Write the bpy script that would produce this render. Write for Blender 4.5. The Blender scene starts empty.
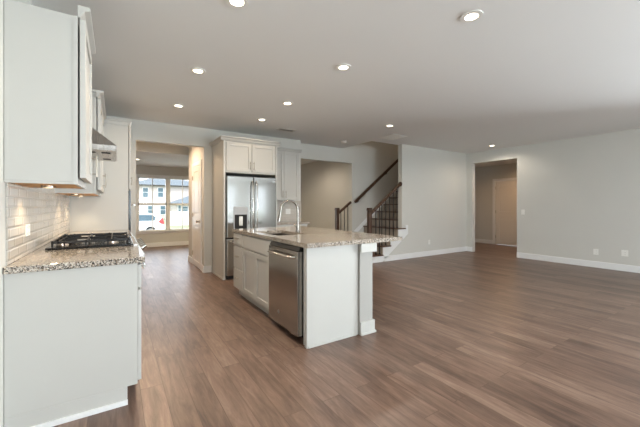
import bpy, bmesh, math, random
from mathutils import Vector, Matrix
random.seed(7)
SC = bpy.context.scene
COL = SC.collection
PI = math.pi

# ------------------------------------------------------------------ camera
cd = bpy.data.cameras.new('camera')
cam = bpy.data.objects.new('camera', cd); COL.objects.link(cam)
cd.sensor_width = 36.0
cd.lens = 316.7 / 640 * 36.0
cd.shift_y = -7.5 / 640
cd.clip_start = 0.02
cam.location = (0, 0, 1.235)
cam.rotation_euler = (PI / 2, 0, -math.radians(32.787))
SC.camera = cam

# ------------------------------------------------------------------ world, daylight, exposure
w = bpy.data.worlds.new('sky'); SC.world = w
w.use_nodes = True
bg = w.node_tree.nodes['Background']
bg.inputs[0].default_value = (0.86, 0.93, 1.0, 1)
bg.inputs[1].default_value = 2.6

def area(name, loc, rot, sx, sy, power, color):
    l = bpy.data.lights.new(name, 'AREA'); l.shape = 'RECTANGLE'
    l.size = sx; l.size_y = sy; l.energy = power; l.color = color
    o = bpy.data.objects.new(name, l); COL.objects.link(o)
    o.location = loc; o.rotation_euler = rot
    return o
DAY = (0.85, 0.94, 1.0)
TILT = math.radians(30)    # added daylight lamp leans upward to lighten the ceiling
area('added_daylight_rear', (1.2, -5.95, 1.3), (PI / 2 + math.radians(48), 0, 0), 1.6, 1.6, 130, DAY)      # added lamp giving daylight at a guessed rear window
area('added_daylight_right', (8.27, -2.2, 1.36), (PI / 2, 0, PI / 2), 4.1, 1.45, 700, DAY)      # added lamp for daylight through unseen, guessed right wall windows
area('added_daylight_patio', (3.35, -5.95, 1.3), (PI / 2 + math.radians(48), 0, 0), 1.6, 1.6, 330, DAY)       # added lamp, daylight for guessed patio doors behind the camera
area('added_daylight_left', (-1.0, -2.9, 1.4), (PI / 2 + TILT, 0, -PI / 2), 2.6, 1.6, 130, DAY)     # added fill lamp behind invented left wall windows
area('daylight_front', (1.35, 11.0, 1.29), (PI / 2, 0, PI), 1.5, 1.55, 20, (0.76, 0.88, 1.0))  # outside the front window (-y)
sl_ = bpy.data.lights.new('sun', 'SUN'); sl_.energy = 2.5; sl_.angle = math.radians(3); sl_.color = (1, .97, .92)
so_ = bpy.data.objects.new('sun', sl_); COL.objects.link(so_); so_.rotation_euler = (math.radians(32), 0, math.radians(-12))   # high behind the house
SC.view_settings.view_transform = 'Standard'
SC.view_settings.look = 'None'
SC.view_settings.gamma = 1.0
SC.view_settings.use_curve_mapping = False
SC.view_settings.exposure = 0.06
LAMP_W = 3.5
WARM = (1.0, 0.88, 0.74)

# ------------------------------------------------------------------ materials
def lin(c):
    return tuple(((v / 255) / 12.92 if v / 255 <= 0.04045 else ((v / 255 + 0.055) / 1.055) ** 2.4) for v in c) + (1,)

def mat(name, rgb, rough=0.5, metal=0.0, noise=0.0, nscale=30, bump=0.0, bscale=200, spec=None):
    m = bpy.data.materials.new(name); m.use_nodes = True
    nt = m.node_tree; b = nt.nodes['Principled BSDF']
    c = lin(rgb)
    b.inputs['Base Color'].default_value = c
    b.inputs['Roughness'].default_value = rough
    b.inputs['Metallic'].default_value = metal
    if spec is not None: b.inputs['Specular IOR Level'].default_value = spec
    tc = nt.nodes.new('ShaderNodeTexCoord')
    if noise > 0:
        n = nt.nodes.new('ShaderNodeTexNoise'); n.inputs['Scale'].default_value = nscale
        nt.links.new(tc.outputs['Object'], n.inputs['Vector'])
        mx = nt.nodes.new('ShaderNodeMix'); mx.data_type = 'RGBA'
        mx.inputs[6].default_value = tuple(v * (1 - noise) for v in c[:3]) + (1,)
        mx.inputs[7].default_value = tuple(min(1, v * (1 + noise)) for v in c[:3]) + (1,)
        nt.links.new(n.outputs[0], mx.inputs[0]); nt.links.new(mx.outputs[2], b.inputs['Base Color'])
    if bump > 0:
        n2 = nt.nodes.new('ShaderNodeTexNoise'); n2.inputs['Scale'].default_value = bscale
        nt.links.new(tc.outputs['Object'], n2.inputs['Vector'])
        bp = nt.nodes.new('ShaderNodeBump'); bp.inputs['Strength'].default_value = bump; bp.inputs['Distance'].default_value = 0.002
        nt.links.new(n2.outputs[0], bp.inputs['Height']); nt.links.new(bp.outputs[0], b.inputs['Normal'])
    return m

def emit(name, rgb, strength):
    m = bpy.data.materials.new(name); m.use_nodes = True
    b = m.node_tree.nodes['Principled BSDF']
    b.inputs['Base Color'].default_value = lin(rgb)
    b.inputs['Emission Color'].default_value = lin(rgb)
    b.inputs['Emission Strength'].default_value = strength
    return m

def floor_mat():
    m = bpy.data.materials.new('plank_floor'); m.use_nodes = True
    nt = m.node_tree; N = nt.nodes.new; L = nt.links.new; b = nt.nodes['Principled BSDF']
    tc = N('ShaderNodeTexCoord')
    mp = N('ShaderNodeMapping'); mp.inputs['Rotation'].default_value = (0, 0, PI / 2)
    L(tc.outputs['Object'], mp.inputs['Vector'])
    br = N('ShaderNodeTexBrick')
    br.offset = 0.37; br.offset_frequency = 2; br.squash = 1.0
    br.inputs['Color1'].default_value = (0, 0, 0, 1); br.inputs['Color2'].default_value = (1, 1, 1, 1)
    br.inputs['Mortar'].default_value = (0.5, 0.5, 0.5, 1)
    br.inputs['Scale'].default_value = 1.0; br.inputs['Mortar Size'].default_value = 0.002
    br.inputs['Mortar Smooth'].default_value = 0.1; br.inputs['Bias'].default_value = 0.0
    br.inputs['Brick Width'].default_value = 1.22; br.inputs['Row Height'].default_value = 0.137
    L(mp.outputs[0], br.inputs['Vector'])
    # per-plank offset of the grain
    off = N('ShaderNodeVectorMath'); off.operation = 'MULTIPLY_ADD'
    L(br.outputs['Color'], off.inputs[0]); off.inputs[1].default_value = (7, 3, 11)
    mg = N('ShaderNodeMapping'); mg.inputs['Scale'].default_value = (1.8, 15, 1)
    L(mp.outputs[0], off.inputs[2]); L(off.outputs[0], mg.inputs['Vector'])
    g = N('ShaderNodeTexNoise'); g.inputs['Scale'].default_value = 1.6; g.inputs['Detail'].default_value = 6
    g.inputs['Roughness'].default_value = 0.70; g.inputs['Distortion'].default_value = 0.6
    L(mg.outputs[0], g.inputs['Vector'])
    big = N('ShaderNodeTexNoise'); big.inputs['Scale'].default_value = 2.2; big.inputs['Detail'].default_value = 3
    mgb = N('ShaderNodeMapping'); mgb.inputs['Scale'].default_value = (0.8, 3.0, 1)
    L(off.outputs[0], mgb.inputs['Vector']); L(mgb.outputs[0], big.inputs['Vector'])
    s1 = N('ShaderNodeMath'); s1.operation = 'MULTIPLY'; s1.inputs[1].default_value = 0.15
    sep = N('ShaderNodeSeparateColor'); L(br.outputs['Color'], sep.inputs[0]); L(sep.outputs[0], s1.inputs[0])
    s2 = N('ShaderNodeMath'); s2.operation = 'MULTIPLY_ADD'; s2.inputs[1].default_value = 0.68
    L(g.outputs[0], s2.inputs[0]); L(s1.outputs[0], s2.inputs[2])
    s3 = N('ShaderNodeMath'); s3.operation = 'MULTIPLY_ADD'; s3.inputs[1].default_value = 0.30
    L(big.outputs[0], s3.inputs[0]); L(s2.outputs[0], s3.inputs[2])
    r = N('ShaderNodeValToRGB'); e = r.color_ramp.elements
    e[0].position = 0.30; e[0].color = lin((62, 46, 38))
    e[1].position = 0.82; e[1].color = lin((150, 128, 113))
    e.new(0.46).color = lin((93, 72, 61)); e.new(0.62).color = lin((121, 97, 83))
    L(s3.outputs[0], r.inputs[0])
    mx = N('ShaderNodeMix'); mx.data_type = 'RGBA'; mx.blend_type = 'MULTIPLY'
    mx.inputs[7].default_value = (0.55, 0.5, 0.46, 1)
    L(br.outputs['Fac'], mx.inputs[0]); L(r.outputs[0], mx.inputs[6]); L(mx.outputs[2], b.inputs['Base Color'])
    b.inputs['Roughness'].default_value = 0.37; b.inputs['Specular IOR Level'].default_value = 0.6
    bp = N('ShaderNodeBump'); bp.inputs['Strength'].default_value = 0.12; bp.inputs['Distance'].default_value = 0.002
    L(g.outputs[0], bp.inputs['Height']); L(bp.outputs[0], b.inputs['Normal'])
    return m

def granite_mat():
    m = bpy.data.materials.new('speckled_granite'); m.use_nodes = True
    nt = m.node_tree; N = nt.nodes.new; L = nt.links.new; b = nt.nodes['Principled BSDF']
    tc = N('ShaderNodeTexCoord')
    v = N('ShaderNodeTexVoronoi'); v.inputs['Scale'].default_value = 175
    n = N('ShaderNodeTexNoise'); n.inputs['Scale'].default_value = 45; n.inputs['Detail'].default_value = 5
    L(tc.outputs['Object'], v.inputs['Vector']); L(tc.outputs['Object'], n.inputs['Vector'])
    sep = N('ShaderNodeSeparateColor'); L(v.outputs['Color'], sep.inputs[0])
    a = N('ShaderNodeMath'); a.operation = 'MULTIPLY_ADD'; a.inputs[1].default_value = 0.6
    s = N('ShaderNodeMath'); s.operation = 'MULTIPLY'; s.inputs[1].default_value = 0.45
    L(n.outputs[0], s.inputs[0]); L(sep.outputs[0], a.inputs[0]); L(s.outputs[0], a.inputs[2])
    r = N('ShaderNodeValToRGB'); r.color_ramp.interpolation = 'CONSTANT'; e = r.color_ramp.elements
    e[0].position = 0.0; e[0].color = lin((38, 36, 36))
    e[1].position = 0.30; e[1].color = lin((112, 104, 98))
    e.new(0.42).color = lin((168, 160, 150)); e.new(0.56).color = lin((196, 186, 172)); e.new(0.70).color = lin((140, 122, 104)); e.new(0.78).color = lin((212, 206, 196))
    L(a.outputs[0], r.inputs[0]); L(r.outputs[0], b.inputs['Base Color'])
    b.inputs['Roughness'].default_value = 0.10
    return m

def tile_mat():
    m = bpy.data.materials.new('subway_tile'); m.use_nodes = True
    nt = m.node_tree; N = nt.nodes.new; L = nt.links.new; b = nt.nodes['Principled BSDF']
    tc = N('ShaderNodeTexCoord'); sp = N('ShaderNodeSeparateXYZ'); cb = N('ShaderNodeCombineXYZ')
    L(tc.outputs['Object'], sp.inputs[0])
    ad = N('ShaderNodeMath'); ad.operation = 'ADD'; L(sp.outputs['X'], ad.inputs[0]); L(sp.outputs['Y'], ad.inputs[1])
    L(ad.outputs[0], cb.inputs[0]); L(sp.outputs['Z'], cb.inputs[1])
    br = N('ShaderNodeTexBrick'); br.offset = 0.5
    br.inputs['Color1'].default_value = lin((194, 187, 177)); br.inputs['Color2'].default_value = lin((204, 198, 189))
    br.inputs['Mortar'].default_value = lin((176, 170, 160))
    br.inputs['Scale'].default_value = 1.0; br.inputs['Mortar Size'].default_value = 0.0022
    br.inputs['Mortar Smooth'].default_value = 0.2
    br.inputs['Brick Width'].default_value = 0.20; br.inputs['Row Height'].default_value = 0.0585
    L(cb.outputs[0], br.inputs['Vector']); L(br.outputs['Color'], b.inputs['Base Color'])
    # bevelled edge relief
    b2 = N('ShaderNodeTexBrick'); b2.offset = 0.5
    for k in ('Color1', 'Color2'): b2.inputs[k].default_value = (1, 1, 1, 1)
    b2.inputs['Mortar'].default_value = (0, 0, 0, 1); b2.inputs['Scale'].default_value = 1.0
    b2.inputs['Mortar Size'].default_value = 0.012; b2.inputs['Mortar Smooth'].default_value = 1.0
    b2.inputs['Brick Width'].default_value = 0.20; b2.inputs['Row Height'].default_value = 0.0585
    L(cb.outputs[0], b2.inputs['Vector'])
    bp = N('ShaderNodeBump'); bp.inputs['Strength'].default_value = 0.5; bp.inputs['Distance'].default_value = 0.006
    bp.invert = True
    L(b2.outputs['Fac'], bp.inputs['Height']); L(bp.outputs[0], b.inputs['Normal'])
    b.inputs['Roughness'].default_value = 0.12
    return m

def wood_mat(name, dark, light, sc=(1, 14, 14), rough=0.4):
    m = bpy.data.materials.new(name); m.use_nodes = True
    nt = m.node_tree; N = nt.nodes.new; L = nt.links.new; b = nt.nodes['Principled BSDF']
    tc = N('ShaderNodeTexCoord'); mp = N('ShaderNodeMapping'); mp.inputs['Scale'].default_value = sc
    n = N('ShaderNodeTexNoise'); n.inputs['Scale'].default_value = 3; n.inputs['Detail'].default_value = 5
    L(tc.outputs['Object'], mp.inputs['Vector']); L(mp.outputs[0], n.inputs['Vector'])
    r = N('ShaderNodeValToRGB'); e = r.color_ramp.elements
    e[0].position = 0.3; e[0].color = lin(dark); e[1].position = 0.7; e[1].color = lin(light)
    L(n.outputs[0], r.inputs[0]); L(r.outputs[0], b.inputs['Base Color'])
    b.inputs['Roughness'].default_value = rough
    return m

def steel_mat(name, rgb, rough, stretch):
    m = mat(name, rgb, rough, 1.0)
    nt = m.node_tree; N = nt.nodes.new; L = nt.links.new; b = nt.nodes['Principled BSDF']
    tc = N('ShaderNodeTexCoord'); mp = N('ShaderNodeMapping'); mp.inputs['Scale'].default_value = stretch
    n = N('ShaderNodeTexNoise'); n.inputs['Scale'].default_value = 4; n.inputs['Detail'].default_value = 2
    L(tc.outputs['Object'], mp.inputs['Vector']); L(mp.outputs[0], n.inputs['Vector'])
    mr = N('ShaderNodeMapRange'); mr.inputs['To Min'].default_value = rough - 0.03; mr.inputs['To Max'].default_value = rough + 0.03
    L(n.outputs[0], mr.inputs['Value']); L(mr.outputs[0], b.inputs['Roughness'])
    return m

def glass_mat():
    m = bpy.data.materials.new('clear_glass'); m.use_nodes = True
    nt = m.node_tree; N = nt.nodes.new; L = nt.links.new
    nt.nodes.remove(nt.nodes['Principled BSDF'])
    out = [n for n in nt.nodes if n.type == 'OUTPUT_MATERIAL'][0]
    t = N('ShaderNodeBsdfTransparent'); g = N('ShaderNodeBsdfGlossy'); g.inputs['Roughness'].default_value = 0.02
    f = N('ShaderNodeFresnel'); f.inputs['IOR'].default_value = 1.35
    mx = N('ShaderNodeMixShader'); L(f.outputs[0], mx.inputs[0]); L(t.outputs[0], mx.inputs[1]); L(g.outputs[0], mx.inputs[2])
    L(mx.outputs[0], out.inputs[0])
    return m

M = dict(
    floor=floor_mat(), granite=granite_mat(), tile=tile_mat(), glass=glass_mat(),
    wall=mat('greige_paint', (209, 208, 202), 0.75, noise=0.015, nscale=3, bump=0.05, bscale=300),
    ceil=mat('ceiling_paint', (234, 235, 234), 0.85, noise=0.01, nscale=2, bump=0.04, bscale=250),
    wall_dimmed=mat('greige_paint_dimmed', (168, 166, 161), 0.75, noise=0.015, nscale=3, bump=0.05, bscale=300),  # the wall greige, darkened in its colour as if less lit
    steelf=steel_mat('polished_door_steel', (186, 186, 184), 0.10, (60, 1, 1)),
    trim=mat('trim_white', (236, 237, 237), 0.4, noise=0.01),
    cab=mat('cabinet_white', (193, 192, 187), 0.42, noise=0.012, nscale=8),
    maple=wood_mat('maple_underside', (196, 142, 84), (216, 166, 108), (2, 14, 2), 0.5),
    steel=steel_mat('brushed_steel', (190, 189, 186), 0.17, (1, 1, 60)),
    steelh=steel_mat('brushed_steel_across', (186, 182, 178), 0.28, (60, 1, 1)),
    chrome=mat('polished_nickel', (205, 202, 196), 0.14, 1.0, noise=0.02),
    nickel=mat('satin_nickel', (176, 168, 156), 0.3, 1.0, noise=0.02),
    faucet=mat('brushed_faucet_nickel', (142, 138, 132), 0.24, 1.0, noise=0.02),
    sinksteel=mat('sink_satin_steel', (96, 90, 84), 0.38, 0.9, noise=0.03),
    black=mat('black_gloss', (14, 14, 15), 0.15, noise=0.02),
    dark=mat('dark_recess', (22, 20, 19), 0.7, noise=0.02),
    iron=mat('cast_iron', (24, 24, 25), 0.45, noise=0.05, bump=0.1),
    stain=wood_mat('walnut_stained_wood', (58, 40, 29), (88, 63, 46), (12, 12, 1.5), 0.35),
    tread=wood_mat('walnut_stained_tread', (70, 46, 33), (100, 70, 52), (10, 1.5, 10), 0.35),
    riser=mat('riser_paint', (150, 141, 129), 0.5, noise=0.02),
    door=mat('door_white', (232, 229, 224), 0.28, noise=0.01),
    plastic=mat('white_plastic', (238, 237, 232), 0.35, noise=0.01),
    grille=mat('grille_white', (214, 212, 206), 0.5, noise=0.01),
    slot=mat('grille_shadow', (70, 68, 64), 0.8, noise=0.02),
    lens=emit('lamp_lens', (255, 236, 208), 9.0),
    puck=emit('puck_lens', (255, 222, 170), 14.0),
    grey=mat('dispenser_grey', (168, 170, 172), 0.35, noise=0.02),
    siding=mat('pale_siding', (212, 202, 199), 0.8, noise=0.03),
    roof=mat('grey_shingle', (112, 122, 130), 0.9, noise=0.15, nscale=3),
    pane=mat('house_window_pane', (96, 120, 134), 0.2, noise=0.05),
    lawn=mat('lawn', (146, 158, 122), 0.95, noise=0.2, nscale=2),
    road=mat('asphalt', (176, 176, 176), 0.9, noise=0.06, nscale=5),
    fence=mat('white_vinyl', (240, 240, 242), 0.6, noise=0.01),
    paint=mat('car_white', (238, 240, 243), 0.15, noise=0.01),
    carglass=mat('car_glass', (92, 116, 132), 0.1, noise=0.02),
    tyre=mat('tyre_rubber', (40, 42, 46), 0.8, noise=0.05),
    rim=mat('wheel_rim', (170, 172, 176), 0.3, 0.8, noise=0.02),
    tail=mat('tail_light_red', (208, 84, 88), 0.2, noise=0.02),
)

# ------------------------------------------------------------------ mesh helpers
class MB:
    def __init__(self): self.bm = bmesh.new()
    def box(self, x0, x1, y0, y1, z0, z1):
        x0, x1 = min(x0, x1), max(x0, x1); y0, y1 = min(y0, y1), max(y0, y1); z0, z1 = min(z0, z1), max(z0, z1)
        v = [self.bm.verts.new(p) for p in ((x0,y0,z0),(x1,y0,z0),(x1,y1,z0),(x0,y1,z0),(x0,y0,z1),(x1,y0,z1),(x1,y1,z1),(x0,y1,z1))]
        for f in ((3,2,1,0),(4,5,6,7),(0,1,5,4),(1,2,6,5),(2,3,7,6),(3,0,4,7)): self.bm.faces.new([v[i] for i in f])
        return self
    def hexa(self, pts):   # eight corners, ordered like box
        v = [self.bm.verts.new(p) for p in pts]
        for f in ((3,2,1,0),(4,5,6,7),(0,1,5,4),(1,2,6,5),(2,3,7,6),(3,0,4,7)): self.bm.faces.new([v[i] for i in f])
        return self
    def cyl(self, p, q, r, r2=None, n=16):
        p = Vector(p); q = Vector(q); d = q - p; r2 = r if r2 is None else r2
        u = d.normalized().orthogonal().normalized(); t = d.normalized().cross(u)
        a = [self.bm.verts.new(p + (u * math.cos(k * 2 * PI / n) + t * math.sin(k * 2 * PI / n)) * r) for k in range(n)]
        b = [self.bm.verts.new(q + (u * math.cos(k * 2 * PI / n) + t * math.sin(k * 2 * PI / n)) * r2) for k in range(n)]
        for k in range(n): self.bm.faces.new((a[k], a[(k+1) % n], b[(k+1) % n], b[k]))
        self.bm.faces.new(a[::-1]); self.bm.faces.new(b)
        return self
    def ring(self, c, r0, r1, z0, z1, n=32):   # flat washer about z
        def circ(r, z): return [self.bm.verts.new((c[0] + r * math.cos(k*2*PI/n), c[1] + r * math.sin(k*2*PI/n), z)) for k in range(n)]
        A, B, C_, D = circ(r0, z0), circ(r1, z0), circ(r1, z1), circ(r0, z1)
        for P, Q in ((A, B), (B, C_), (C_, D), (D, A)):
            for k in range(n): self.bm.faces.new((P[k], P[(k+1) % n], Q[(k+1) % n], Q[k]))
        return self
    def tube(self, pts, r, n=14):
        pts = [Vector(p) for p in pts]; rings = []
        up = None
        for i, p in enumerate(pts):
            d = (pts[min(i+1, len(pts)-1)] - pts[max(i-1, 0)]).normalized()
            if up is None: up = d.orthogonal().normalized()
            up = (up - d * up.dot(d)).normalized(); t = d.cross(up)
            rr = r[i] if isinstance(r, (list, tuple)) else r
            rings.append([self.bm.verts.new(p + (up * math.cos(k*2*PI/n) + t * math.sin(k*2*PI/n)) * rr) for k in range(n)])
        for A, B in zip(rings, rings[1:]):
            for k in range(n): self.bm.faces.new((A[k], A[(k+1) % n], B[(k+1) % n], B[k]))
        self.bm.faces.new(rings[0][::-1]); self.bm.faces.new(rings[-1])
        return self
    def prism(self, poly, axis, a0, a1):   # polygon extruded along an axis; poly in the two other axes (order x,y,z)
        def mk(p, a): return {'x': (a, p[0], p[1]), 'y': (p[0], a, p[1]), 'z': (p[0], p[1], a)}[axis]
        A = [self.bm.verts.new(mk(p, a0)) for p in poly]; B = [self.bm.verts.new(mk(p, a1)) for p in poly]
        n = len(poly)
        for k in range(n): self.bm.faces.new((A[k], A[(k+1) % n], B[(k+1) % n], B[k]))
        self.bm.faces.new(A[::-1]); self.bm.faces.new(B)
        return self

def build(name, mb, m, parent=None, bevel=0.0, smooth=False, base=None):
    """one mesh object; geometry is given in world coordinates, stored relative to its thing's base"""
    bm = mb.bm
    bmesh.ops.recalc_face_normals(bm, faces=bm.faces[:])
    o0 = Vector((0, 0, 0))
    if parent is not None:
        r = parent
        while r.parent: r = r.parent
        o0 = Vector(r.location)
    elif base is not None: o0 = Vector(base)
    bmesh.ops.translate(bm, verts=bm.verts[:], vec=-o0)
    me = bpy.data.meshes.new(name); bm.to_mesh(me); bm.free()
    me.materials.append(M[m])
    o = bpy.data.objects.new(name, me); COL.objects.link(o)
    if parent is not None: o.parent = parent
    elif base is not None: o.location = o0
    if smooth:
        for p in me.polygons: p.use_smooth = True
        md = o.modifiers.new('edges', 'EDGE_SPLIT'); md.split_angle = math.radians(40)
    if bevel > 0:
        md = o.modifiers.new('bevel', 'BEVEL'); md.width = bevel; md.segments = 2; md.limit_method = 'ANGLE'; md.angle_limit = math.radians(40)
    return o

def thing(name, label, cat, loc, group=None):
    o = bpy.data.objects.new(name, None); COL.objects.link(o); o.location = loc
    o.empty_display_size = 0.1
    o['label'] = label; o['category'] = cat
    if group: o['group'] = group
    return o
def tag(o, label, cat, group=None):
    o['label'] = label; o['category'] = cat
    if group: o['group'] = group
    return o
def struct(name, mb, m, parent=None, bevel=0.0):
    o = build(name, mb, m, parent, bevel)
    if parent is None: o['kind'] = 'structure'
    return o

def shaker(mb, axis, p, s, a0, a1, z0, z1, t=0.02, rail=0.057, rec=0.011):
    """recessed-panel door; back on plane p, front at p + s*t; axis = facing axis, a = the other horizontal axis"""
    def bx(d0, d1, b0, b1, c0, c1):
        if axis == 'x': mb.box(d0, d1, b0, b1, c0, c1)
        else: mb.box(b0, b1, d0, d1, c0, c1)
    f = p + s * t
    bx(p, f, a0, a0 + rail, z0, z1); bx(p, f, a1 - rail, a1, z0, z1)
    bx(p, f, a0 + rail, a1 - rail, z0, z0 + rail); bx(p, f, a0 + rail, a1 - rail, z1 - rail, z1)
    bx(p, p + s * (t - rec), a0 + rail, a1 - rail, z0 + rail, z1 - rail)
    return mb
def slab(mb, axis, p, s, a0, a1, z0, z1, t=0.02):
    if axis == 'x': mb.box(p, p + s * t, a0, a1, z0, z1)
    else: mb.box(a0, a1, p, p + s * t, z0, z1)
    return mb
def pull(axis, p, s, a, z0, z1, horiz=False, r=0.0055, out=0.03):
    """bar pull with two posts; vertical from z0 to z1 at a, or horizontal from a-(z1-z0)/2 at z0"""
    mb = MB()
    def pt(d, b, c): return (p + s * d, b, c) if axis == 'x' else (b, p + s * d, c)
    if horiz:
        h = (z1 - z0) / 2
        mb.cyl(pt(out, a - h, z0), pt(out, a + h, z0), r)
        for k in (-0.75, 0.75): mb.cyl(pt(0, a + k * h, z0), pt(out, a + k * h, z0), r * 0.8)
    else:
        mb.cyl(pt(out, a, z0), pt(out, a, z1), r)
        for k in (0.14, 0.86): mb.cyl(pt(0, a, z0 + k * (z1 - z0)), pt(out, a, z0 + k * (z1 - z0)), r * 0.8)
    return mb

C = 2.67      # ceiling height
XL = -0.50    # left wall face
XR = 8.10     # right wall face
YB = 6.07     # back wall face
YS = 5.14     # stair wall face
YW = 6.33      # far wall of the stairwell
YR = -5.50    # rear wall face

# ------------------------------------------------------------------ the setting
struct('floor', MB().box(-2.2, 11.2, YR - 0.12, 10.87, -0.12, 0.0), 'floor')
cm = MB()
cm.box(XL - 0.12, XR + 0.12, YR - 0.12, YS + 0.12, C, C + 0.15)
cm.box(XL - 0.12, 4.74, YS + 0.12, YW + 0.12, C, C + 0.15)
struct('ceiling', cm, 'ceil')
cm = MB()
cm.box(-2.2, XL - 0.121, YB, 8.0, C, C + 0.15); cm.box(XL - 0.121, 5.52, YW + 0.121, 8.0, C, C + 0.15)
cm.box(2.7, 5.52, 8.0, 10.87, C, C + 0.15)
cm.box(-2.2, 2.7, 8.0, 10.87, 2.44, 2.59)
struct('ceiling_front', cm, 'ceil')
struct('ceiling_roof', MB().box(-2.3, 11.3, YR - 0.2, 10.95, 5.31, 5.45), 'ceil')
struct('wall_header', MB().box(-2.2, 2.7, 7.99, 8.0, 2.44, C), 'wall')
struct('wall_soffit_side', MB().box(2.7, 2.71, 8.0, 10.75, 2.44, C), 'wall')

lw = MB()
lw.box(XL - 0.12, XL, YR - 0.12, -4.3, 0, C); lw.box(XL - 0.12, XL, -1.5, YB, 0, C)
lw.box(XL - 0.12, XL, -4.3, -1.5, 0, 0.6); lw.box(XL - 0.12, XL, -4.3, -1.5, 2.25, C)
struct('wall_left', lw, 'wall')
bw = MB()                                           # back wall with two openings
bw.box(-2.2, 0.28, YB, YB + 0.12, 0, C)
bw.box(0.28, 1.365, YB, YB + 0.12, 2.33, C)
bw.box(1.365, 3.41, YB, YB + 0.12, 0, C)
bw.box(3.29, 3.41, YB + 0.12, YW + 0.12, 0, C)                    # short return behind the wall cabinet
bw.box(3.41, 5.05, YW, YW + 0.12, 2.325, C)
bw.box(5.05, XR + 0.12, YW, YW + 0.12, 0, C)
bw.box(4.74, XR + 0.12, YW, YW + 0.12, C, 5.2)
struct('wall_back', bw, 'wall')
# stair wall: under-stair slope on its left, storey above too
struct('wall_stair', MB().prism([(4.76, 0), (XR, 0), (XR, 5.2), (5.57, 5.2), (5.57, 0.62)], 'y', YS, YS + 0.12), 'wall')
up = MB()
up.box(4.74, XR + 0.12, YS + 0.12, YW, 5.2, 5.3)                 # stairwell ceiling
up.box(4.62, 4.74, YS, YW + 0.12, C + 0.15, 5.3)                 # stairwell left, upper storey
up.box(4.74, 5.57, YS, YS + 0.12, C + 0.15, 5.3)                 # upper storey over the main ceiling
up.box(XR, XR + 0.12, YS + 0.12, YW, C, 5.3)
struct('wall_stairwell_upper', up, 'wall')
# right wall: opening to hall, guessed window near the rear, added for daylight
rw = MB()
rw.box(XR, XR + 0.12, YR - 0.12, -4.3, 0, C); rw.box(XR, XR + 0.12, -4.3, -0.1, 0, 0.6); rw.box(XR, XR + 0.12, -4.3, -0.1, 2.25, C)
rw.box(XR, XR + 0.12, -0.1, 3.835, 0, C); rw.box(XR, XR + 0.12, 3.835, 4.965, 2.385, C); rw.box(XR, XR + 0.12, 4.965, YW, 0, C)
struct('wall_right', rw, 'wall')
# rear wall (behind the camera) with guessed patio doors and windows, added for daylight
rr = MB()
xs = XL - 0.12
for (o0, o1, z0) in ((0.35, 2.05, .6), (2.5, 4.2, 0), (4.75, 5.15, .6), (6.05, 6.85, .6)):
    rr.box(xs, o0, YR - 0.12, YR, 0, C); rr.box(o0, o1, YR - 0.12, YR, 2.25, C)
    if z0: rr.box(o0, o1, YR - 0.12, YR, 0, z0)
    xs = o1
rr.box(xs, XR, YR - 0.12, YR, 0, C)
struct('wall_rear', rr, 'wall')
# hall behind the right opening
hl = MB()
hl.box(10.30, 10.42, 3.0, 4.72, 0, 2.55); hl.box(10.30, 10.42, 4.72, 5.54, 2.03, 2.55); hl.box(10.30, 10.42, 5.54, 7.0, 0, 2.55)
hl.box(8.22, 10.42, 2.9, 3.0, 0, 2.55); hl.box(8.22, 10.42, 6.9, 7.0, 0, 2.55); hl.box(8.22, 8.26, YW + 0.12, 6.9, 0, 2.55)
struct('wall_hall', hl, 'wall')
struct('ceiling_hall', MB().box(8.22, 10.42, 2.9, 7.0, 2.55, 2.65), 'ceil')
# front room
fr = MB()
fr.box(-2.2, 0.54, 10.75, 10.87, 0, C); fr.box(0.54, 2.16, 10.75, 10.87, 0, 0.48); fr.box(0.54, 2.16, 10.75, 10.87, 2.10, C)
fr.box(2.16, 5.52, 10.75, 10.87, 0, C)
struct('wall_front', fr, 'wall')
struct('wall_front_side', MB().box(5.40, 5.52, YW + 0.12, 10.75, 0, C), 'wall')
struct('wall_front_left', MB().box(-2.2, -2.08, YB + 0.12, 10.75, 0, C), 'wall')
pw = MB()
pw.box(1.38, 1.50, YB + 0.12, 6.38, 0, C); pw.box(1.38, 1.50, 6.38, 7.10, 2.05, C); pw.box(1.38, 1.50, 7.10, 7.62, 0, C)
pw.box(1.50, 3.30, 7.50, 7.62, 0, C); pw.box(3.18, 3.30, YB + 0.12, 7.50, 0, C)
struct('wall_pantry', pw, 'wall')

def base_board(name, boxes):
    mb = MB()
    for (x0, x1, y0, y1) in boxes:
        mb.box(x0, x1, y0, y1, 0.001, 0.125)
    struct(name, mb, 'trim', bevel=0.004)
T = 0.016
base_board('baseboard_stair', [(5.0, XR - T - .001, YS - T, YS - .001)])
base_board('baseboard_right', [(XR - T, XR - .001, -5.4, 3.834), (XR - T, XR - .001, 4.966, YS - .001)])
base_board('baseboard_rear', [(XL + .001, 2.4, YR + .001, YR + T), (4.3, XR - .001, YR + .001, YR + T)])
base_board('baseboard_hall', [(10.30 - T, 10.299, 5.62, 6.89), (8.23, 10.28, 6.89 - T, 6.899)])
base_board('baseboard_back', [(-0.4, 0.279, YB - T, YB - .001), (1.366, 1.495, YB - T, YB - .001)])
base_board('baseboard_opening', [(1.366 - T, 1.365, YB - T, YB + 0.119), (0.281, 0.28 + T, YB, YB + 0.119)])
base_board('baseboard_pantry', [(1.38 - T, 1.379, YB + 0.121, 6.30), (1.38 - T, 1.379, 7.18, 7.62)])
base_board('baseboard_front', [(-2.0, 5.38, 10.75 - T, 10.749), (5.40 - T, 5.399, 6.46, 10.7)])

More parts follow.
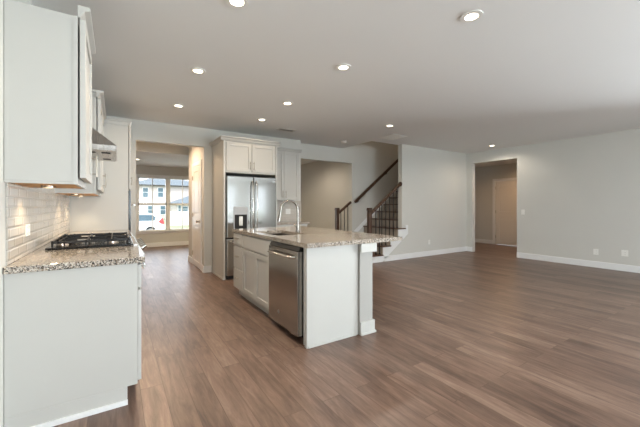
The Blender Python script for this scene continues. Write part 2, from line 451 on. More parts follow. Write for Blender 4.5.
def casing(name, axis, p, s, a0, a1, z0, z1, wd=0.075, t=0.016, sill=False):
    mb = MB()
    def bx(b0, b1, c0, c1, tt=t):
        if axis == 'x': mb.box(p + s * .001, p + s * tt, b0, b1, c0, c1)
        else: mb.box(b0, b1, p + s * .001, p + s * tt, c0, c1)
    bx(a0 - wd, a0, z0 - (wd if sill else 0), z1 + wd); bx(a1, a1 + wd, z0 - (wd if sill else 0), z1 + wd); bx(a0, a1, z1, z1 + wd)
    if sill:
        bx(a0, a1, z0 - wd, z0); bx(a0 - wd - .02, a1 + wd + .02, z0 - .02, z0 + .005, 0.05)
    return struct(name, mb, 'trim', bevel=0.003)
casing('trim_1', 'x', 1.38, -1, 6.38, 7.10, 0.001, 2.05)
casing('trim_2', 'x', 10.30, -1, 4.72, 5.54, 0.001, 2.03)
casing('trim_3', 'y', 10.75, -1, 0.54, 2.16, 0.48, 2.10, sill=True)
casing('trim_4', 'y', YR, 1, 0.35, 2.05, 0.6, 2.25, sill=True)
casing('trim_5', 'x', XR, -1, -4.3, -0.1, 0.6, 2.25, sill=True)
casing('trim_6', 'y', YR, 1, 2.5, 4.2, 0.001, 2.25)
casing('trim_10', 'y', YR, 1, 4.75, 5.15, 0.6, 2.25, sill=True)
casing('trim_9', 'x', XL, 1, -4.3, -1.5, 0.6, 2.25, sill=True)
casing('trim_8', 'y', YR, 1, 6.05, 6.85, 0.6, 2.25, sill=True)

def two_panel_door(name, axis, p, s, a0, a1, z1, knob_a, hinge_a, knob_m, label=None):
    """hollow two-panel door slab with raised panels, knob and hinges"""
    mb = MB(); t = 0.035
    shaker(mb, axis, p, s, a0, a1, 0.95, z1, t, 0.11, 0.008)
    shaker(mb, axis, p, s, a0, a1, 0.008, 0.95, t, 0.11, 0.008)
    def bx(d0, d1, b0, b1, c0, c1):
        if axis == 'x': mb.box(d0, d1, b0, b1, c0, c1)
        else: mb.box(b0, b1, d0, d1, c0, c1)
    f = p + s * (t - 0.008)
    for (c0, c1) in ((0.008 + .15, 0.95 - .15), (0.95 + .15, z1 - .15)):
        bx(f - s * .001, f + s * .006, a0 + .15, a1 - .15, c0, c1)
    d = struct(name, mb, 'door', bevel=0.004)
    def pt(dd, b, c): return (p + s * (t + dd), b, c) if axis == 'x' else (b, p + s * (t + dd), c)
    k = MB(); k.cyl(pt(0, knob_a, .93), pt(.008, knob_a, .93), .032); k.cyl(pt(.008, knob_a, .93), pt(.04, knob_a, .93), .011)
    k.cyl(pt(.035, knob_a, .93), pt(.05, knob_a, .93), .022, .028); k.cyl(pt(.05, knob_a, .93), pt(.065, knob_a, .93), .028, .018)
    build('knob', k, knob_m, d, smooth=True)
    for c in (.25, 1.05, 1.82):
        h = MB(); h.cyl(pt(.006, hinge_a, c - .045), pt(.006, hinge_a, c + .045), .008)
        build('hinge', h, 'nickel', d, smooth=True)
    return d
two_panel_door('door_1', 'x', 1.40, -1, 6.385, 7.095, 2.045, 6.46, 7.09, 'nickel')
two_panel_door('door_2', 'x', 10.36, -1, 4.725, 5.535, 2.025, 4.80, 5.53, 'iron')

def sash_window(name, axis, p, s, a0, a1, z0, z1, units, grid=True, mull=0.06):
    fm = MB(); gl = MB()
    def bx(mb, b0, b1, c0, c1, t0, t1):
        if axis == 'x': mb.box(p + s * t0, p + s * t1, b0, b1, c0, c1)
        else: mb.box(b0, b1, p + s * t0, p + s * t1, c0, c1)
    n = units; wdt = (a1 - a0 - mull * (n - 1)) / n
    for i in range(n):
        u0 = a0 + i * (wdt + mull); u1 = u0 + wdt; zm = (z0 + z1) / 2
        fr_ = 0.036
        bx(fm, u0, u0 + fr_, z0, z1, .02, .09); bx(fm, u1 - fr_, u1, z0, z1, .02, .09)
        bx(fm, u0, u1, z0, z0 + fr_, .02, .09); bx(fm, u0, u1, z1 - fr_, z1, .02, .09)
        bx(fm, u0, u1, zm - .028, zm + .028, .02, .08)
        if grid:
            um = (u0 + u1) / 2
            bx(fm, um - .011, um + .011, z0 + fr_, z1 - fr_, .045, .06)
        bx(gl, u0 + fr_, u1 - fr_, z0 + fr_, zm - .028, .05, .054); bx(gl, u0 + fr_, u1 - fr_, zm + .028, z1 - fr_, .05, .054)
        if i < n - 1: bx(fm, u1, u1 + mull, z0, z1, .0, .09)
    f = struct(name, fm, 'trim')
    build('glass', gl, 'glass', f)
    return f
sash_window('window_1', 'y', 10.76, 1, 0.54, 2.16, 0.48, 2.10, 2)
sash_window('added_window_2', 'y', YR, -1, 0.35, 2.05, 0.6, 2.25, 2)  # unseen rear window, added to bring in daylight
sash_window('added_window_3', 'x', XR, 1, -4.3, -0.1, 0.6, 2.25, 4)  # unseen right wall window, placed for its daylight
sash_window('added_window_4', 'y', YR, -1, 2.5, 4.2, 0.02, 2.25, 2, grid=False)  # unseen patio doors, guessed and added for daylight
sash_window('added_window_7', 'y', YR, -1, 4.75, 5.15, 0.6, 2.25, 1)  # unseen, added for a bright band in the refrigerator reflection
sash_window('added_window_6', 'x', XL, -1, -4.3, -1.5, 0.6, 2.25, 3)  # invented left wall window, lets added daylight reach the right wall
sash_window('added_window_5', 'y', YR, -1, 6.05, 6.85, 0.6, 2.25, 1)  # unseen, placed for the second bright band mirrored in the refrigerator

# ------------------------------------------------------------------ left run: backsplash, cabinets, worktops
bs = MB().box(XL + .001, XL + 0.008, 2.35, 5.07, 0.916, 1.70)
struct('trim_backsplash', bs, 'tile')
bs = MB().box(2.484, 3.41, YB - 0.009, YB - 0.001, 0.916, 1.345)
struct('trim_backsplash_back', bs, 'tile')

def crown_x(mb, x, y0, y1, z, out=0.06, h=0.07, ret0=True, xb=XL + .01):
    """crown on a cabinet facing +x: a flared strip along the front and along the near end"""
    pr = [(x, z), (x + 0.012, z), (x + out * .55, z + h * .55), (x + out, z + h * .72), (x + out, z + h), (x, z + h)]
    n0 = y0 - (out * .6 if ret0 else 0)
    mb.prism(pr, 'y', n0, y1)
    if ret0:
        o = out * .6
        mb.prism([(y0, z), (y0 - .01, z), (y0 - o * .6, z + h * .55), (y0 - o, z + h * .72), (y0 - o, z + h), (y0, z + h)], 'x', xb, x)

def upper_left(label, y0, y1, doors, ret, xf):
    t = thing('wall_cabinet', label, 'cabinet', (XL, (y0 + y1) / 2, 1.36), 'white wall cabinets on the range wall')
    z0, z1 = 1.36, 2.335
    build('carcass', MB().box(XL + .002, xf, y0, y1, z0 + .014, z1), 'cab', t, bevel=0.002)
    build('face_frame', MB().box(xf - .02, xf + .001, y0 - .003, y0 - .0005, z0, z1), 'cab', t)
    e_ = .016
    rl = MB().box(XL + .002, xf, y0, y0 + e_, z0, z0 + .0138).box(XL + .002, xf, y1 - e_, y1, z0, z0 + .0138).box(xf - e_, xf, y0 + e_, y1 - e_, z0, z0 + .0138)
    build('bottom_rail', rl, 'cab', t)
    build('underside', MB().box(XL + .004, xf - e_, y0 + e_, y1 - e_, z0 + .003, z0 + .0135), 'maple', t)
    cr = MB(); crown_x(cr, xf, y0, y1, z1, ret0=ret); build('crown_moulding', cr, 'cab', t, bevel=0.002)
    n = doors; wd = (y1 - y0 - .02) / n
    for i in range(n):
        a0 = y0 + .01 + i * wd + .002; a1 = a0 + wd - .004
        d = build('door', shaker(MB(), 'x', xf + .009, 1, a0, a1, z0 + .04, z1 - .005, t=.028), 'cab', t, bevel=0.002)
        ha = a1 - .03 if (n == 1 or i == 0) else a0 + .03
        build('handle', pull('x', xf + .037, 1, ha, z0 + .09, z0 + .25), 'nickel', d, smooth=True)
    return t
upper_left('white wall cabinet in the near left corner, nearest the camera', 2.31, 2.93, 1, False, -.188)
upper_left('white wall cabinet beyond the range hood, next to the tall cabinet', 3.93, 5.03, 2, True, -.168)

def puck(label, x, y):
    t = thing('puck_light', label, 'light', (x, y, 1.3625), 'under-cabinet puck lights')
    build('housing', MB().ring((x, y), .026, .036, 1.350, 1.3625), 'nickel', t, smooth=True)
    build('lens', MB().cyl((x, y, 1.353), (x, y, 1.3625), .0255), 'puck', t)
    l = bpy.data.lights.new('puck_lamp', 'SPOT'); l.energy = 8; l.color = (1, .78, .5); l.spot_size = 2.2; l.spot_blend = .8; l.shadow_soft_size = .02
    o = bpy.data.objects.new('puck_lamp', l); COL.objects.link(o); o.parent = t; o.location = (0, 0, -.014)
puck('lit round puck light under the nearest left wall cabinet', -0.36, 2.62)
puck('lit puck light under the far wall cabinet, on the side nearer the hood', -0.36, 4.18)
puck('lit puck light under the far wall cabinet, on the side nearer the tall cabinet', -0.36, 4.78)

def base_left(label, y0, y1, fronts):
    t = thing('base_cabinet', label, 'cabinet', ((XL + .13) / 2, (y0 + y1) / 2, 0), 'white base cabinets on the range wall')
    xf = 0.115
    b = MB(); b.box(XL + .002, xf, y0, y1, .11, .875)
    b.box(XL + .002, .06, y0, y1, .001, .11)
    build('carcass', b, 'cab', t, bevel=0.002)
    n = fronts; wd = (y1 - y0 - .03) / n
    for i in range(n):
        a0 = y0 + .015 + i * wd + .002; a1 = a0 + wd - .004
        d = build('drawer', slab(MB(), 'x', xf + .002, 1, a0, a1, .715, .862), 'cab', t, bevel=0.003)
        build('handle', pull('x', xf + .022, 1, (a0 + a1) / 2, .79, .92, True), 'nickel', d, smooth=True)
        d = build('door', shaker(MB(), 'x', xf + .002, 1, a0, a1, .125, .70), 'cab', t, bevel=0.002)
        build('handle', pull('x', xf + .022, 1, a1 - .035 if i == 0 else a0 + .035, .53, .67), 'nickel', d, smooth=True)
    return t
base_left('white base cabinet with a plain end panel facing the camera, bottom left', 2.31, 2.985, 1)
base_left('white base cabinet beyond the range, beside the tall cabinet', 3.755, 5.07, 2)
# plain end panel skirt of the near cabinet
sk = MB().box(XL + .003, .062, 2.299, 2.309, .001, .03)
struct('trim_7', sk, 'trim')

def worktop(label, y0, y1, back=None):
    mb = MB().box(XL + .001, .155, y0, y1, .876, .914)
    if back: mb.box(XL + .001, -.436, y1, back, .876, .914)
    o = build('worktop', mb, 'granite', None, bevel=0.004, base=((XL + .155) / 2, (y0 + y1) / 2, .876))
    tag(o, label, 'countertop', 'granite countertops')
worktop('speckled granite countertop on the near side of the range', 2.288, 2.985, 3.7535)
worktop('speckled granite countertop on the far side of the range', 3.755, 5.07)

# tall cabinet with a built-in black-fronted appliance
t = thing('tall_cabinet', 'tall white cabinet at the far end of the range wall', 'cabinet', (-.2, 5.5, 0))
TY0, TY1, TX = 5.075, 6.04, 0.143
b = MB(); b.box(XL + .002, TX, TY0, TY1, .11, 2.335); b.box(XL + .002, .06, TY0, TY1, .001, .11)
build('carcass', b, 'cab', t, bevel=0.002)
cr = MB(); crown_x(cr, TX, TY0, TY1, 2.335, out=.04); build('crown_moulding', cr, 'cab', t, bevel=0.002)
for z0, z1 in ((1.47, 2.32), (.125, .42)):
    for k in range(2):
        a0 = TY0 + .015 + k * .47; a1 = a0 + .462
        d = build('door', shaker(MB(), 'x', TX + .008, 1, a0, a1, z0, z1), 'cab', t, bevel=0.002)
        build('handle', pull('x', TX + .028, 1, a1 - .035 if k == 0 else a0 + .035, z0 + .08 if z0 > 1 else z1 - .2, z0 + .2 if z0 > 1 else z1 - .08), 'nickel', d, smooth=True)
t = thing('built_in_oven', 'black-fronted built-in oven set in the tall white cabinet', 'oven', (.13, 5.55, .44))
build('front', MB().box(TX + .002, TX + .03, TY0 + .02, TY1 - .02, .44, 1.455), 'black', t, bevel=0.004)
build('handle', pull('x', TX + .03, 1, 5.55, 1.25, 2.0, True, r=.009, out=.045), 'steel', t, smooth=True)

# ------------------------------------------------------------------ range
RY0, RY1 = 2.992, 3.748
t = thing('gas_range', 'stainless slide-in gas range between the left countertops', 'stove', (-.2, 3.33, 0))
build('body', MB().box(-.43, .11, RY0, RY1, .06, .905), 'steelh', t, bevel=0.003)
build('cooktop', MB().box(-.43, .12, RY0 - .003, RY1 + .003, .916, .93).box(-.42, .10, RY0 + .02, RY1 - .02, .905, .916), 'black', t, bevel=0.003)
cp = MB().prism([(.112, .925), (.15, .928), (.205, .83), (.185, .80), (.112, .80)], 'y', RY0, RY1)
build('control_panel', cp, 'steelh', t, bevel=0.003)
nx, nz = .87, .49
for k in range(5):
    y = RY0 + .09 + k * (RY1 - RY0 - .18) / 4
    kb = MB(); c0 = Vector((.178, y, .879)); n_ = Vector((nx, 0, nz))
    kb.cyl(c0, c0 + n_ * .012, .026, n=20); kb.cyl(c0 + n_ * .012, c0 + n_ * .045, .021, .018, n=20)
    build('knob', kb, 'chrome', t, smooth=True)
d = build('oven_door', MB().box(.112, .15, RY0 + .004, RY1 - .004, .20, .79), 'steelh', t, bevel=0.004)
build('window', MB().box(.149, .153, RY0 + .12, RY1 - .12, .32, .62), 'black', d)
build('handle', pull('x', .15, 1, 3.33, .735, 1.38, True, r=.011, out=.05), 'chrome', d, smooth=True)
build('drawer', MB().box(.112, .148, RY0 + .004, RY1 - .004, .065, .19), 'steelh', t, bevel=0.004)
for gx in (-.36, -.03):
    for gy in (RY0 + .17, RY1 - .17):
        bb = MB().cyl((gx, gy, .93), (gx, gy, .94), .05, .044, 20).cyl((gx, gy, .94), (gx, gy, .947), .034, .03, 20)
        build('burner', bb, 'steelh', t, smooth=True)
for k in range(2):
    g0 = RY0 + .025 + k * .356; g1 = g0 + .35; gz0, gz1 = .955, .972
    gm = MB()
    for yy in (g0, g1 - .012): gm.box(-.40, .095, yy, yy + .012, gz0, gz1)
    for xx in (-.40, -.20, .083): gm.box(xx, xx + .012, g0, g1, gz0, gz1)
    for xx in (-.36, -.03):
        gm.box(xx - .005, xx + .005, g0, g1, gz0, gz1)
        gm.box(max(xx - .13, -.40), xx + .10, (g0 + g1) / 2 - .005, (g0 + g1) / 2 + .005, gz0, gz1)
    for xx in (-.40, -.33, -.20, -.06, .083):
        for yy in (g0, g1 - .012): gm.box(xx, xx + .012, yy, yy + .012, .931, gz1 + .004)
    build('grate', gm, 'iron', t, bevel=0.002)

# hood: chimney, sloped canopy, lip with slots beneath
t = thing('range_hood', 'stainless chimney range hood above the gas range', 'range hood', (-.25, 3.35, 1.67))
HY0, HY1 = 2.972, 3.728; hb = 1.672
build('chimney', MB().box(XL + .002, -.26, 3.21, 3.49, 1.93, C - .002), 'steelh', t, bevel=0.002)
cn = MB().hexa([(XL + .002, HY0, hb + .04), (.005, HY0, hb + .04), (.005, HY1, hb + .04), (XL + .002, HY1, hb + .04),
                (XL + .002, 3.19, 1.935), (-.24, 3.19, 1.935), (-.24, 3.51, 1.935), (XL + .002, 3.51, 1.935)])
build('canopy', cn, 'steelh', t)
lp = MB().box(XL + .002, .005, HY0, HY1, hb + .008, hb + .04)
build('rim', lp, 'steelh', t, bevel=0.002)
build('underside', MB().box(XL + .012, -.005, HY0 + .01, HY1 - .01, hb, hb + .008), 'steelh', t)
for yy in (HY0 + .14, HY1 - .2):
    for xx in (-.10, -.2): build('vent_slot', MB().box(xx, xx + .06, yy, yy + .06, hb - .003, hb - .0005), 'dark', t)

# ------------------------------------------------------------------ island
t = thing('island_cabinet', 'white island base cabinet with drawers and sink doors facing the range', 'cabinet', (1.7, 3.4, 0))
IX = 1.395
b = MB()
b.box(IX, IX + .02, 3.115, 4.36, .11, .875); b.box(IX + .02, 1.933, 3.115, 3.13, .11, .875); b.box(IX + .02, 1.933, 4.345, 4.36, .11, .875); b.box(IX + .02, 1.933, 3.13, 4.345, .11, .128); b.box(1.933, 1.953, 3.115, 4.36, .11, .875)
b.box(1.455, 1.953, 3.115, 4.36, .001, .11)
b2 = MB().box(1.385, 1.953, 2.36, 2.40, .001, .875).box(1.405, 1.42, 2.401, 2.455, .001, .875)
b2.box(1.40, 1.935, 2.352, 2.36, .001, .022)
b.box(1.90, 1.953, 2.415, 3.115, .001, .875)
build('carcass', b, 'cab', t, bevel=0.002)
e = build('end_panel', b2, 'cab', t, bevel=0.002)
for z0, z1 in ((.70, .862), (.395, .685), (.125, .38)):
    d = build('drawer', slab(MB(), 'x', IX - .002, -1, 3.985, 4.35, z0, z1), 'cab', t, bevel=0.003)
    build('handle', pull('x', IX - .022, -1, 4.17, (z0 + z1) / 2 + .02, (z0 + z1) / 2 + .14, True), 'nickel', d, smooth=True)
build('false_front', slab(MB(), 'x', IX - .002, -1, 3.13, 3.965, .70, .862), 'cab', t, bevel=0.003)
for a0, a1, ha in ((3.13, 3.545, 3.51), (3.55, 3.965, 3.585)):
    d = build('door', shaker(MB(), 'x', IX - .002, -1, a0, a1, .125, .685), 'cab', t, bevel=0.002)
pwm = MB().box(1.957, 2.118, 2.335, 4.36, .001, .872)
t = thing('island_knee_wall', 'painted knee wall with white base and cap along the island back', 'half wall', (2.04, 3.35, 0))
build('post', pwm, 'wall_dimmed', t, bevel=0.002)
bb = MB()
bb.box(1.957, 2.134, 2.318, 2.334, .001, .125); bb.box(2.119, 2.134, 2.334, 4.36, .001, .125); bb.box(1.957, 2.145, 2.309, 2.318, .001, .022); bb.box(2.134, 2.145, 2.318, 4.36, .001, .022)
build('baseboard', bb, 'cab', t, bevel=0.003)
cb = MB().box(1.957, 2.155, 2.312, 2.334, .79, .874).box(2.119, 2.155, 2.334, 4.36, .79, .874)
build('cap_board', cb, 'cab', t, bevel=0.003)

# island worktop with a sink cut-out
SX0, SX1, SY0, SY1 = 1.475, 1.845, 3.13, 3.80
wt = MB()
wt.box(1.362, SX0, 2.315, 4.385, .876, .914); wt.box(SX1, 2.515, 2.315, 4.385, .876, .914)
wt.box(SX0, SX1, 2.315, SY0, .876, .914); wt.box(SX0, SX1, SY1, 4.385, .876, .914)
bmesh.ops.remove_doubles(wt.bm, verts=wt.bm.verts[:], dist=1e-5)
tag(build('worktop', wt, 'granite', None, 0, base=(1.94, 3.35, .876)), 'speckled granite island countertop with an undermount sink', 'countertop', 'granite countertops')
sk = MB(); z0, z1, th = .69, .8755, .004
sk.box(SX0 - .004, SX1 + .004, SY0 - .004, SY1 + .004, z0, z0 + th)
sk.box(SX0 - .012, SX0 - .004, SY0 - .012, SY1 + .012, z0, z1); sk.box(SX1 + .004, SX1 + .012, SY0 - .012, SY1 + .012, z0, z1)
sk.box(SX0 - .004, SX1 + .004, SY0 - .012, SY0 - .004, z0, z1); sk.box(SX0 - .004, SX1 + .004, SY1 + .004, SY1 + .012, z0, z1)
t = thing('sink', 'stainless undermount sink in the island countertop', 'sink', (1.66, 3.46, z0))
build('basin', sk, 'sinksteel', t)
build('drain', MB().cyl((1.66, 3.46, z0 + th), (1.66, 3.46, z0 + th + .004), .045, .04), 'chrome', t, smooth=True)
# gooseneck pull-down faucet
fx, fy = 1.895, 3.455
t = thing('faucet', 'tall gooseneck pull-down faucet on the island countertop', 'faucet', (fx, fy, .9145))
R_ = .115; zt = 1.185
pts = [(fx, fy, .93), (fx, fy, 1.05)] + [(fx - R_ + R_ * math.cos(a * PI / 12), fy, zt + R_ * math.sin(a * PI / 12)) for a in range(0, 12)]
pts += [(fx - 2 * R_, fy, zt - .0), (fx - 2 * R_ - .008, fy, zt - .03)]
build('spout', MB().tube(pts, .0125), 'faucet', t, smooth=True)
build('spray_head', MB().tube([(fx - 2 * R_ - .008, fy, zt - .03), (fx - 2 * R_ - .014, fy, zt - .06), (fx - 2 * R_ - .03, fy, zt - .135)], [.0145, .017, .02]), 'faucet', t, smooth=True)
build('base', MB().cyl((fx, fy, .9145), (fx, fy, .925), .028, .026).cyl((fx, fy, .925), (fx, fy, .985), .02, .018), 'faucet', t, smooth=True)
build('lever', MB().tube([(fx, fy + .015, .965), (fx, fy + .05, .975), (fx, fy + .10, 1.0)], [.009, .007, .006]), 'faucet', t, smooth=True)

# dishwasher
t = thing('dishwasher', 'stainless dishwasher built into the island', 'dishwasher', (1.65, 2.78, 0))
DY0, DY1 = 2.47, 3.10; DX = 1.353
build('tub', MB().box(1.425, 1.88, 2.47, 3.108, .11, .872), 'dark', t)
build('toe_kick', MB().box(1.47, 1.50, 2.46, 3.11, .002, .108), 'dark', t)
dm = MB().box(DX, 1.423, DY0, DY1, .07, .825)
d = build('door', dm, 'steel', t, bevel=0.004)
build('control_strip', MB().prism([(DX + .012, .828), (1.423, .828), (1.423, .866), (DX + .03, .866)], 'y', DY0, DY1), 'black', t, bevel=0.002)
hm = MB(); hy0, hy1 = DY0 + .05, DY1 - .05
hm.tube([(DX + .001, hy0, .772), (DX - .035, hy0 + .012, .772), (DX - .042, hy0 + .05, .772), (DX - .042, hy1 - .05, .772), (DX - .035, hy1 - .012, .772), (DX + .001, hy1, .772)], .012)
build('handle', hm, 'chrome', d, smooth=True)
lg = MB().cyl((DX - .0015, 2.86, .19), (DX, 2.86, .19), .017, n=24); build('emblem', lg, 'rim', d)

# ------------------------------------------------------------------ refrigerator and its surround
FY = 5.30
t = thing('fridge_surround', 'white cabinet with side panels built around the refrigerator', 'cabinet', (1.98, 5.7, 0))
build('side_panel', MB().box(1.505, 1.535, FY, YB - .002, .001, 2.335), 'cab', t, bevel=0.002)
build('side_panel', MB().box(2.452, 2.482, FY, YB - .002, .001, 2.335), 'cab', t, bevel=0.002)
build('skirt', MB().box(1.494, 1.504, FY, YB - .02, .001, .03), 'cab', t)
build('carcass', MB().box(1.536, 2.451, FY + .01, YB - .002, 1.80, 2.335), 'cab', t, bevel=0.002)
for a0, a1, ha in ((1.55, 1.99, 1.96), (1.997, 2.437, 2.027)):
    d = build('door', shaker(MB(), 'y', FY + .008, -1, a0, a1, 1.825, 2.31), 'cab', t, bevel=0.002)
    build('handle', pull('y', FY - .012, -1, ha, 1.86, 2.0), 'nickel', d, smooth=True)
cr = MB()
pr = lambda p, s, z=2.335, h=.07, o=.05: [(p, z), (p + s * .01, z), (p + s * o * .6, z + h * .55), (p + s * o, z + h * .72), (p + s * o, z + h), (p, z + h)]
cr.prism(pr(FY, -1), 'x', 1.455, 2.53); cr.prism(pr(1.505, -1), 'y', FY, YB - .002); cr.prism(pr(2.482, 1), 'y', FY, 5.68)
cr.box(1.505, 2.482, FY, YB - .002, 2.336, 2.40)
build('crown_moulding', cr, 'cab', t, bevel=0.002)

t = thing('refrigerator', 'stainless french-door refrigerator with water dispenser', 'refrigerator', (1.99, 5.6, 0))
build('cabinet_body', MB().box(1.545, 2.442, 5.33, 5.98, .03, 1.745), 'dark', t)
build('toe_grille', MB().box(1.555, 2.432, 5.30, 5.328, .005, .06), 'dark', t)
fz = .70
m1 = MB().box(1.545, 2.012, 5.245, 5.328, fz, 1.742)
dl = build('door', m1, 'steelf', t, bevel=0.012)
m1 = MB().box(2.02, 2.442, 5.245, 5.328, fz, 1.742)
dr = build('door', m1, 'steelf', t, bevel=0.012)
fd = build('freezer_drawer', MB().box(1.545, 2.442, 5.245, 5.328, .065, fz - .018), 'steel', t, bevel=0.012)
def fhandle(x, z0, z1, parent):
    y = 5.245
    mb = MB().tube([(x, y + .002, z0), (x, y - .045, z0 + .03), (x, y - .055, z0 + .1), (x, y - .06, (z0 + z1) / 2), (x, y - .055, z1 - .1), (x, y - .045, z1 - .03), (x, y + .002, z1)], .013)
    build('handle', mb, 'chrome', parent, smooth=True)
fhandle(1.978, .80, 1.66, dl); fhandle(2.054, .80, 1.66, dr)
y = 5.245
build('handle', MB().tube([(1.60, y + .002, .625), (1.63, y - .045, .625), (1.70, y - .055, .625), (2.29, y - .055, .625), (2.36, y - .045, .625), (2.39, y + .002, .625)], .013), 'chrome', fd, smooth=True)
dp = build('dispenser', MB().box(1.655, 1.90, 5.236, 5.246, .80, 1.225), 'grey', dl, bevel=0.003)
# niche: two side cheeks, dark back
build('niche', MB().box(1.672, 1.883, 5.232, 5.237, .83, 1.09), 'dark', dl)
build('paddle', MB().box(1.745, 1.81, 5.226, 5.233, .90, 1.06), 'nickel', dl, bevel=0.003)
build('emblem', MB().cyl((2.395, 5.2435, 1.675), (2.395, 5.2455, 1.675), .017, n=24), 'rim', dr)

# ------------------------------------------------------------------ back run to the right of the refrigerator
t = thing('wall_cabinet', 'white wall cabinet to the right of the refrigerator', 'cabinet', (2.86, 5.9, 1.35))
BX0, BX1, BF = 2.485, 3.19, 5.76
build('carcass', MB().box(BX0, BX1, BF, YB - .002, 1.35, 2.335), 'cab', t, bevel=0.002)
xm = (BX0 + BX1) / 2
for a0, a1, ha in ((BX0 + .012, xm - .002, xm - .035), (xm + .002, BX1 - .012, xm + .035)):
    d = build('door', shaker(MB(), 'y', BF - .002, -1, a0, a1, 1.36, 2.33), 'cab', t, bevel=0.002)
    build('handle', pull('y', BF - .022, -1, ha, 1.40, 1.54), 'nickel', d, smooth=True)
cr = MB(); cr.prism(pr(BF, -1), 'x', BX0 + .001, BX1 + .05); cr.prism(pr(BX1, 1), 'y', BF, YB - .002)
cr.box(BX0 + .001, BX1, BF, YB - .002, 2.336, 2.40)
build('crown_moulding', cr, 'cab', t, bevel=0.002)
t = thing('base_cabinet', 'white base cabinet to the right of the refrigerator, behind the island', 'cabinet', (2.86, 5.75, 0))
BX1b = 3.22
build('carcass', MB().box(BX0, BX1b, 5.47, YB - .002, .11, .875).box(BX0, BX1b, 5.54, YB - .002, .001, .11), 'cab', t, bevel=0.002)
for a0, a1 in ((BX0 + .012, 2.85), (2.855, BX1b - .012)):
    d = build('drawer', slab(MB(), 'y', 5.468, -1, a0, a1, .715, .862), 'cab', t, bevel=0.003)
    build('handle', pull('y', 5.448, -1, (a0 + a1) / 2, .79, .92, True), 'nickel', d, smooth=True)
    d = build('door', shaker(MB(), 'y', 5.468, -1, a0, a1, .125, .70), 'cab', t, bevel=0.002)
    build('handle', pull('y', 5.448, -1, (a0 + a1) / 2, .53, .67), 'nickel', d, smooth=True)
tag(build('worktop', MB().box(BX0, BX1b + .03, 5.43, YB - .010, .876, .914), 'granite', None, 0.004, base=(2.86, 5.75, .876)), 'granite countertop against the back wall, right of the refrigerator', 'countertop', 'granite countertops')

# ------------------------------------------------------------------ plates on the walls
def plate(name, label, cat, axis, p, s, a, z, w_, h_, kind, group):
    loc = (p, a, z) if axis == 'x' else (a, p, z)
    t = thing(name, label, cat, loc, group)
    def bx(d0, d1, b0, b1, c0, c1):
        mb = MB()
        if axis == 'x': mb.box(p + s * d0, p + s * d1, a + b0, a + b1, z + c0, z + c1)
        else: mb.box(a + b0, a + b1, p + s * d0, p + s * d1, z + c0, z + c1)
        return mb
    build('plate', bx(.001, .007, -w_ / 2, w_ / 2, -h_ / 2, h_ / 2), 'plastic', t, bevel=0.002)
    n = max(1, round(w_ / .07) if w_ > .1 else 1)
    for i in range(n):
        cx_ = (i - (n - 1) / 2) * .046
        if kind == 'switch':
            build('rocker', bx(.0072, .011, cx_ - .016, cx_ + .016, -.033, .033), 'plastic', t, bevel=0.001)
        else:
            for dz in (-.021, .021):
                r = build('receptacle', bx(.0072, .009, cx_ - .016, cx_ + .016, dz - .014, dz + .014), 'plastic', t, bevel=0.001)
                build('slots', bx(.0091, .0095, cx_ - .008, cx_ - .005, dz - .006, dz + .006), 'slot', r)
plate('light_switch', 'white light switch on the right wall beside the hall opening', 'light switch', 'x', XR, -1, 3.70, 1.09, .075, .115, 'switch', None)
plate('wall_outlet', 'white outlet on the right wall nearer the hall opening', 'outlet', 'x', XR, -1, 2.345, .315, .08, .115, 'outlet', 'outlets low on the walls')
plate('wall_outlet', 'white outlet on the right wall nearest the right edge of the photo', 'outlet', 'x', XR, -1, 1.915, .34, .095, .115, 'outlet', 'outlets low on the walls')
plate('wall_outlet', 'white outlet low on the wall to the right of the stairs', 'outlet', 'y', YS, -1, 6.53, .34, .07, .115, 'outlet', 'outlets low on the walls')
plate('wall_outlet', 'white outlet on the back tiles right of the refrigerator', 'outlet', 'y', YB - .009, -1, 3.09, 1.12, .115, .115, 'outlet', None)
plate('wall_outlet', 'white outlet on the left tiles near the camera', 'outlet', 'x', XL + .008, 1, 2.79, 1.077, .115, .075, 'outlet', None)

# ------------------------------------------------------------------ ceiling fixtures
LIGHTS = [
 (0.712, 2.178, 'recessed ceiling light over the aisle nearest the camera, cut by the photo top edge'),
 (2.257, 1.391, 'recessed ceiling light nearest the camera over the living room, upper right of the photo'),
 (0.73, 3.519, 'second recessed light from the camera in the row over the range aisle'),
 (1.974, 2.617, 'recessed ceiling light over the near end of the island'),
 (0.75, 4.896, 'recessed ceiling light farthest along the range aisle, before the tall cabinet'),
 (2.009, 3.955, 'recessed ceiling light over the far end of the island'),
 (2.036, 4.938, 'recessed ceiling light just in front of the refrigerator'),
 (4.099, 4.075, 'recessed ceiling light in front of the staircase'),
 (7.498, 4.106, 'recessed ceiling light by the right wall in front of the hall opening')]
def can(x, y, z, label, power, group='recessed ceiling lights', color=WARM):
    t = thing('recessed_light', label, 'ceiling light', (x, y, z), group)
    tr = MB().ring((x, y), .048, .078, z - .008, z - .0005)
    build('trim_ring', tr, 'plastic', t, smooth=True)
    build('lens', MB().cyl((x, y, z - .006), (x, y, z - .0005), .0475, n=32), 'lens', t)
    l = bpy.data.lights.new('can_lamp', 'SPOT'); l.energy = power; l.color = color; l.spot_size = 2.95; l.spot_blend = 0.6; l.shadow_soft_size = .055
    o = bpy.data.objects.new('can_lamp', l); COL.objects.link(o); o.parent = t; o.location = (0, 0, -.02)
for x, y, lb in LIGHTS: 
    far = x < 2.1 and y > 3.9
    can(x, y, C, lb, LAMP_W * (2.5 if 'refrigerator' in lb else 9 if x > 7 else (10 if far else 15)), color=(1, .74, .48) if far else WARM)
can(2.2, 9.3, 2.44, 'recessed light in the lower ceiling of the front room, right of the window', LAMP_W * 30, color=(1, .80, .48))
